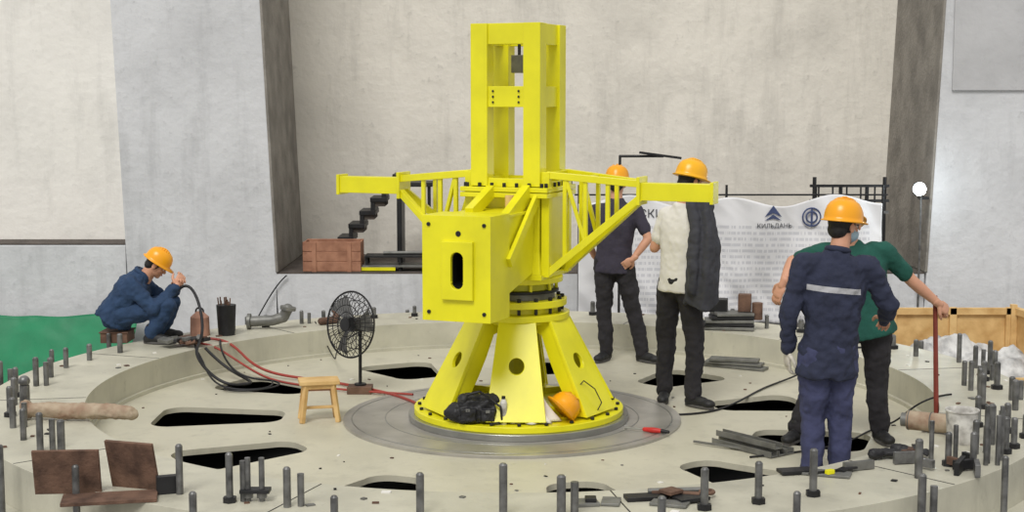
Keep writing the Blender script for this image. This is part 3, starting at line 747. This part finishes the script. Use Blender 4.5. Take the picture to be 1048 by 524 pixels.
b=B('small_steel_plates',['greysteel','dk']); b.box((0,0,.01),(.12,.12,.018),rot=(0,0,10)); b.box((.13,.02,.01),(.1,.14,.015),rot=(0,0,-8)); b.box((0.02,0,.03),(.06,.07,.02),m=1); b.done(loc=(.40,-3.36,RZ),bevel=.003)
b=B('work_gloves',['blk','greysteel'])
for (x,y,a) in ((0,0,20),(.16,.05,-30)):
    c,s_=math.cos(math.radians(a)),math.sin(math.radians(a))
    def G(u,v,w): return (x+u*c-v*s_,y+u*s_+v*c,w)
    b.sph(G(0,0,.025),(.055,.045,.024)); b.tube([G(-.04,0,.025),G(-.10,0,.025)],[.03,.035])
    for k in range(4): b.tube([G(.03,-.03+.02*k,.022),G(.075,-.036+.024*k,.03),G(.10,-.036+.024*k,.018)],[.012,.011,.009])
    b.tube([G(0,.04,.02),G(.04,.075,.022)],[.013,.011])
o=b.done(loc=(2.26,-2.36,RZ+.012)); blend(o,.006,2,.012,.04)
b=B('cutting_plate_scrap',['greysteel','dk','yel'])
b.box((0,0,.01),(.3,.12,.014),rot=(0,0,-20)); b.bar((-.1,-.06,.02),(.2,.05,.03),.015,.012,1); b.box((.02,-.05,.03),(.05,.03,.025),m=2,rot=(0,0,30)); b.box((.14,.06,.02),(.16,.05,.02),m=1,rot=(0,0,50)); b.box((.22,.1,.03),(.2,.03,.05),m=0,rot=(0,0,20)); b.box((-.16,.03,.015),(.2,.1,.02),m=1,rot=(0,0,12)); b.done(loc=(1.80,-2.74,RZ),bevel=.002)
b=B('paint_bucket',['bucket','dk','steel'])
rings=[]
for r,z in((.085,0),(.09,.01),(.10,.2),(.106,.205),(.106,.215),(.098,.215),(.094,.2),(.085,.04)): rings.append([(r*math.cos(t),r*math.sin(t),z) for t in [2*math.pi*k/32 for k in range(32)]])
b.loft(rings); b.tube([(.105*math.cos(t),-.01-.11*math.sin(t)*.3,.19-.13*math.sin(t)) for t in [math.pi*k/10 for k in range(11)]],[.003]*11,2,seg=6)
b.done(loc=(2.83,-1.95,RZ),smooth=True)
b=B('rolled_fabric_filter',['pipew','greysteel']); b.cyl((-.15,0,.067),(.15,0,.067),.062,m=0,seg=28)
for k in (-.14,0,.14): b.torus((k,0,.067),(1,0,0),.0625,.004,1,28,6)
b.cyl((.15,0,.067),(.18,0,.067),.035,m=1); b.cyl((-.19,0,.067),(-.15,0,.067),.045,m=1); b.done(loc=(2.72,-1.66,RZ),rot=(0,0,-28),smooth=True)
b=B('steel_bracket_set',['dk','stud','rust'])
for i in range(9):
    x=random.uniform(-.3,.3); y=random.uniform(-.2,.2)
    b.box((x,y,.04),(random.uniform(.08,.2),.03,random.uniform(.04,.08)),rot=(0,0,random.uniform(0,180)),m=i%3)
for x,y,h in((.2,.1,.36),(.27,.1,.3),(-.1,.18,.25),(.33,.22,.33),(.05,.2,.22)): b.cyl((x,y,0),(x,y,h),.015,m=1,seg=10)
b.done(loc=(2.6,-2.62,RZ),bevel=.002)
b=B('red_ratchet_clamp',['red','dk']); b.tube([(0,0,.05),(.06,.05,.09)],[.025,.02]); b.cyl((0,0,0),(0,0,.08),.02,m=1); b.done(loc=(2.86,1.35,RZ),smooth=True)

# ------------------------------------------------------------ tarpaulin, crate, rubble
def sheet(name,mt,f,nu,nv,thick=.006):
    bm=bmesh.new(); g=[[bm.verts.new(f(i/nu,j/nv)) for i in range(nu+1)] for j in range(nv+1)]
    for j in range(nv):
        for i in range(nu): bm.faces.new((g[j][i],g[j][i+1],g[j+1][i+1],g[j+1][i]))
    me=bpy.data.meshes.new(name); bm.to_mesh(me); bm.free(); me.materials.append(M[mt] if isinstance(mt,str) else mt)
    me.polygons.foreach_set('use_smooth',[True]*len(me.polygons))
    o=bpy.data.objects.new(name,me); scene.collection.objects.link(o)
    md=o.modifiers.new('t','SOLIDIFY'); md.thickness=thick; return o
def ft(u,v):
    x=-7.2+3.0*u; z=-.03-.83*v+.03*math.sin(u*7)+.05*u; y=5.3-1.0*v**1.3+.09*noise.noise(V((u*9,v*3,1)))+.05*math.sin(u*26+v*4)*v
    return (x,y,z)
sheet('green_tarpaulin','tarp',ft,90,30)
b=B('plywood_crate',['wood'])
b.box((4.28,3.5,.02),(1.55,.03,.62))
b.hexa([(5.02,3.5,-.3),(5.05,3.5,-.3),(5.25,2.2,-.3),(5.22,2.2,-.3)],[(5.02,3.5,.34),(5.05,3.5,.34),(5.25,2.2,.34),(5.22,2.2,.34)])
b.box((3.52,2.9,.0),(.03,1.2,.58)); b.box((4.37,2.3,-.25),(1.68,.03,.2)); b.box((4.33,2.9,-.32),(1.6,1.2,.03))
for x in(3.8,4.4,4.96): b.box((x,3.47,.02),(.07,.04,.64))
b.box((4.25,3.47,.30),(1.5,.04,.07)); b.box((5.11,2.85,.30),(.04,1.3,.07),rot=(0,0,8)); b.box((5.0,3.46,.04),(.06,.06,.66))
for p in ((3.56,2.35),(3.56,3.45),(5.05,3.45),(5.15,2.3)): b.box((p[0],p[1],-.61),(.1,.1,.6))
b.done(bevel=.004)
def fr_(u,v):
    x=3.56+1.48*u; y=2.34+1.08*v
    h=math.sin(math.pi*min(1,max(0,u)))**.5*math.sin(math.pi*v)**.5
    z=-.29+.46*h*(.75+.6*noise.noise(V((u*3,v*3,0))))+h*(.09*noise.noise(V((u*9,v*9,5)))+.04*noise.noise(V((u*24,v*24,9))))
    return (x,y,z)
sheet('crumpled_plastic_sheet','rubble',fr_,70,70)

# ------------------------------------------------------------ banner
def by(x,z):
    return 5.27+.05*math.sin(x*3.1+z*1.2)+.03*math.sin(x*7.3-z*2.5)+.03*noise.noise(V((x*2,z*2,3)))+.012*math.sin(x*17+z*9+2*math.sin(z*4))+.012*abs(noise.noise(V((x*5+z*3,z*4,8))))
def topz(x):
    return 1.28+.055*math.cos((x-.75)/3.4*2*math.pi*3+math.pi)+.02*math.sin(x*2)
mb=mat('banner_vinyl',(224,224,226),.6,0,.03,2,.1,8); nt=mb.node_tree; n=nt.nodes; l=nt.links
tc=n.new('ShaderNodeTexCoord'); sep=n.new('ShaderNodeSeparateXYZ'); l.new(tc.outputs['Object'],sep.inputs[0])
row=mth('GREATER_THAN',mth('FRACT',mth('MULTIPLY',sep.outputs['Z'],15.0),0),.5)
cmb=n.new('ShaderNodeCombineXYZ'); l.new(mth('MULTIPLY',sep.outputs['X'],26),cmb.inputs[0]); l.new(mth('FLOOR',mth('MULTIPLY',sep.outputs['Z'],15.0),0),cmb.inputs[2])
nz=n.new('ShaderNodeTexNoise'); nz.inputs['Scale'].default_value=1.6; nz.inputs['Detail'].default_value=4; l.new(cmb.outputs[0],nz.inputs['Vector'])
word=mth('GREATER_THAN',nz.outputs['Fac'],.46)
mk=mth('MULTIPLY',mth('MULTIPLY',row,word),mth('LESS_THAN',sep.outputs['Z'],1.02))
mk=mth('MULTIPLY',mk,mth('GREATER_THAN',sep.outputs['X'],1.2)); mk=mth('MULTIPLY',mk,mth('LESS_THAN',sep.outputs['X'],4.0)); mk=mth('MULTIPLY',mk,.30)
mix=n.new('ShaderNodeMixRGB'); mix.inputs[2].default_value=(*srgb((120,124,140)),1); bs=n['Principled BSDF']
l.new(bs.inputs['Base Color'].links[0].from_socket,mix.inputs[1]); l.new(mk,mix.inputs[0]); l.new(mix.outputs[0],bs.inputs['Base Color'])
def fb(u,v):
    x=.74+3.40*u; z=topz(x)-v*(topz(x)+.1)
    return (x,by(x,z),z)
ban=sheet('printed_banner',mb,fb,220,60,.003)
def btext(txt,x,z,size,mt,nm):
    cu=bpy.data.curves.new(nm,'FONT'); cu.body=txt; cu.size=size
    o=bpy.data.objects.new(nm,cu); scene.collection.objects.link(o); bpy.context.view_layer.update()
    me=bpy.data.meshes.new_from_object(o.evaluated_get(bpy.context.evaluated_depsgraph_get())); bpy.data.objects.remove(o)
    for v in me.vertices:
        X=x+v.co.x; Z=z+v.co.y; v.co=(X,by(X,Z)-.014,Z)
    me.materials.clear(); me.materials.append(M[mt]); q=bpy.data.objects.new(nm,me); scene.collection.objects.link(q); q.parent=ban
btext('ТЕХНИЧЕСКИЕ',.80,1.09,.13,'ink2','heading_lettering')
b=B('logo_mark',['ink'])
def tri(cx,cz,w,h):
    pts=[(cx-w,cz),(cx,cz+h),(cx+w,cz),(cx,cz+h*.35)]
    vs=[b.bm.verts.new((x,by(x,z)-.018,z)) for x,z in pts]; b.bm.faces.new(vs)
tri(2.90,1.10,.10,.13); tri(2.90,1.06,.10,.07)
for r in(.10,.06): b.torus((3.33,by(3.33,1.10)-.03,1.10),(0,1,0),r,.009,0,32,6)
b.box((3.33,by(3.33,1.10)-.03,1.10),(.02,.01,.18))
b.done(parent=ban)
btext('КИЛЬДАНЬ',2.72,.98,.07,'ink2','logo_lettering')
b=B('banner_rail',['dk'])
b.cyl((.7,5.36,1.34),(4.2,5.36,1.34),.010)
for x in(.75,1.9,2.25,2.4,3.4,4.15): b.cyl((x,5.37,-.9 if x in(.75,4.15) else 1.25),(x,5.37,1.45),.014)
b.done()
b=B('welded_steel_frame',['dk','stud'])
for x in(3.45,3.75,4.05,4.25): b.cyl((x,5.7,.45),(x,5.7,1.42+.1*(x in(3.45,4.25))),.022,m=0)
b.box((3.85,5.7,1.42),(.9,.05,.03)); b.box((3.85,5.7,1.25),(.9,.05,.03)); b.box((3.85,5.7,1.12),(.9,.05,.03),m=1)
for k in range(5): b.cyl((3.5+.16*k,5.7,1.12),(3.5+.16*k,5.7,1.42),.01)
b.done()
b=B('work_flood_lamp',['dk','lamp','stud'])
b.cyl((4.58,5.38,-.9),(4.58,5.38,1.42),.012,m=2); b.box((4.62,5.43,.3),(.1,.12,.03)); b.box((4.62,5.43,1.3),(.1,.12,.03))
b.cyl((4.53,5.36,1.41),(4.53,5.27,1.41),.05,.08,m=0); b.sph((4.53,5.26,1.41),(.07,.02,.07),None,1); b.box((4.53,5.38,1.41),(.05,.06,.12)); b.cyl((4.58,5.38,-.9),(4.58,5.38,-.88),.14,m=0)
b.done(bevel=.002)
ld=bpy.data.lights.new('flood_lamp_light','POINT'); ld.energy=7; ld.color=(.85,.95,1); ld.shadow_soft_size=.06
lo=bpy.data.objects.new('flood_lamp_light',ld); scene.collection.objects.link(lo); lo.location=(4.53,5.1,1.41)
b=B('cable_stand',['dk']); b.tube([(1.13,4.35,-.9),(1.13,4.35,1.81),(1.58,4.35,1.81)],[.014]*3,seg=8); b.bar((1.33,4.33,1.85),(1.77,4.33,1.79),.03,.025); b.cyl((1.13,4.35,-.9),(1.13,4.35,-.8),.12); b.done()
b=B('steel_steps',['dk','conc_d'])
for i in range(6):
    x=-2.10+.13*i; z=.447+.155*(i+1)
    b.box((x,6.5,z),(.19,.5,.05)); b.box((x+.065,6.5,z+.08),(.05,.48,.13))
    b.box((x+.02,6.5,z-.05),(.12,.44,.06),m=1)
b.box((-2.13,6.28,.49),(.14,.06,.09)); b.box((-1.33,6.5,.91),(.06,.5,.93)); b.box((-1.15,6.5,1.40),(.42,.5,.05)); b.cyl((-.98,6.3,.447),(-.98,6.3,1.40),.02)
b.done(bevel=.003)
b=B('wooden_box',['woodr','rust'])
for k in range(3): b.box((0,-.18,.06+.115*k),(.66,.02,.108)); b.box((0,.18,.06+.115*k),(.66,.02,.108))
b.box((-.32,0,.17),(.02,.36,.34)); b.box((.32,0,.17),(.02,.36,.34)); b.box((0,0,.01),(.64,.36,.02)); b.box((-.2,-.195,.17),(.05,.015,.34)); b.box((.2,-.195,.17),(.05,.015,.34))
b.done(loc=(-2.05,5.75,.447),bevel=.004)
b=B('low_steel_rack',['dk','yel','greysteel'])
b.box((0,0,.17),(.80,.3,.02)); b.box((0,0,.06),(.86,.32,.02),m=2)
for x in(-.38,0,.38): b.box((x,-.12,.09),(.025,.025,.18)); b.box((x,.12,.09),(.025,.025,.18))
b.box((-.25,-.14,.03),(.4,.04,.04),m=1); b.cyl((-.2,0,.2),(.3,.02,.2),.02,m=2)
b.done(loc=(-1.28,5.75,.447),bevel=.002)

# ------------------------------------------------------------ light
w=bpy.data.worlds.new('hall_ambient'); scene.world=w; w.use_nodes=True
bg=w.node_tree.nodes['Background']; bg.inputs[0].default_value=(1.0,.985,.965,1); bg.inputs[1].default_value=.68
sd=bpy.data.lights.new('hall_daylight','SUN'); sd.energy=2.0; sd.angle=math.radians(24); sd.color=(1,.98,.95)
so=bpy.data.objects.new('hall_daylight',sd); scene.collection.objects.link(so); so.rotation_euler=(math.radians(38),math.radians(-14),0); so.location=(0,-4,7)

# ------------------------------------------------------------ camera
cd=bpy.data.cameras.new('camera'); cam=bpy.data.objects.new('camera',cd); scene.collection.objects.link(cam)
cd.sensor_width=36; cd.lens=51.5; cam.location=(0,-11,2.4); cam.rotation_euler=(math.radians(83.9),0,0); scene.camera=cam
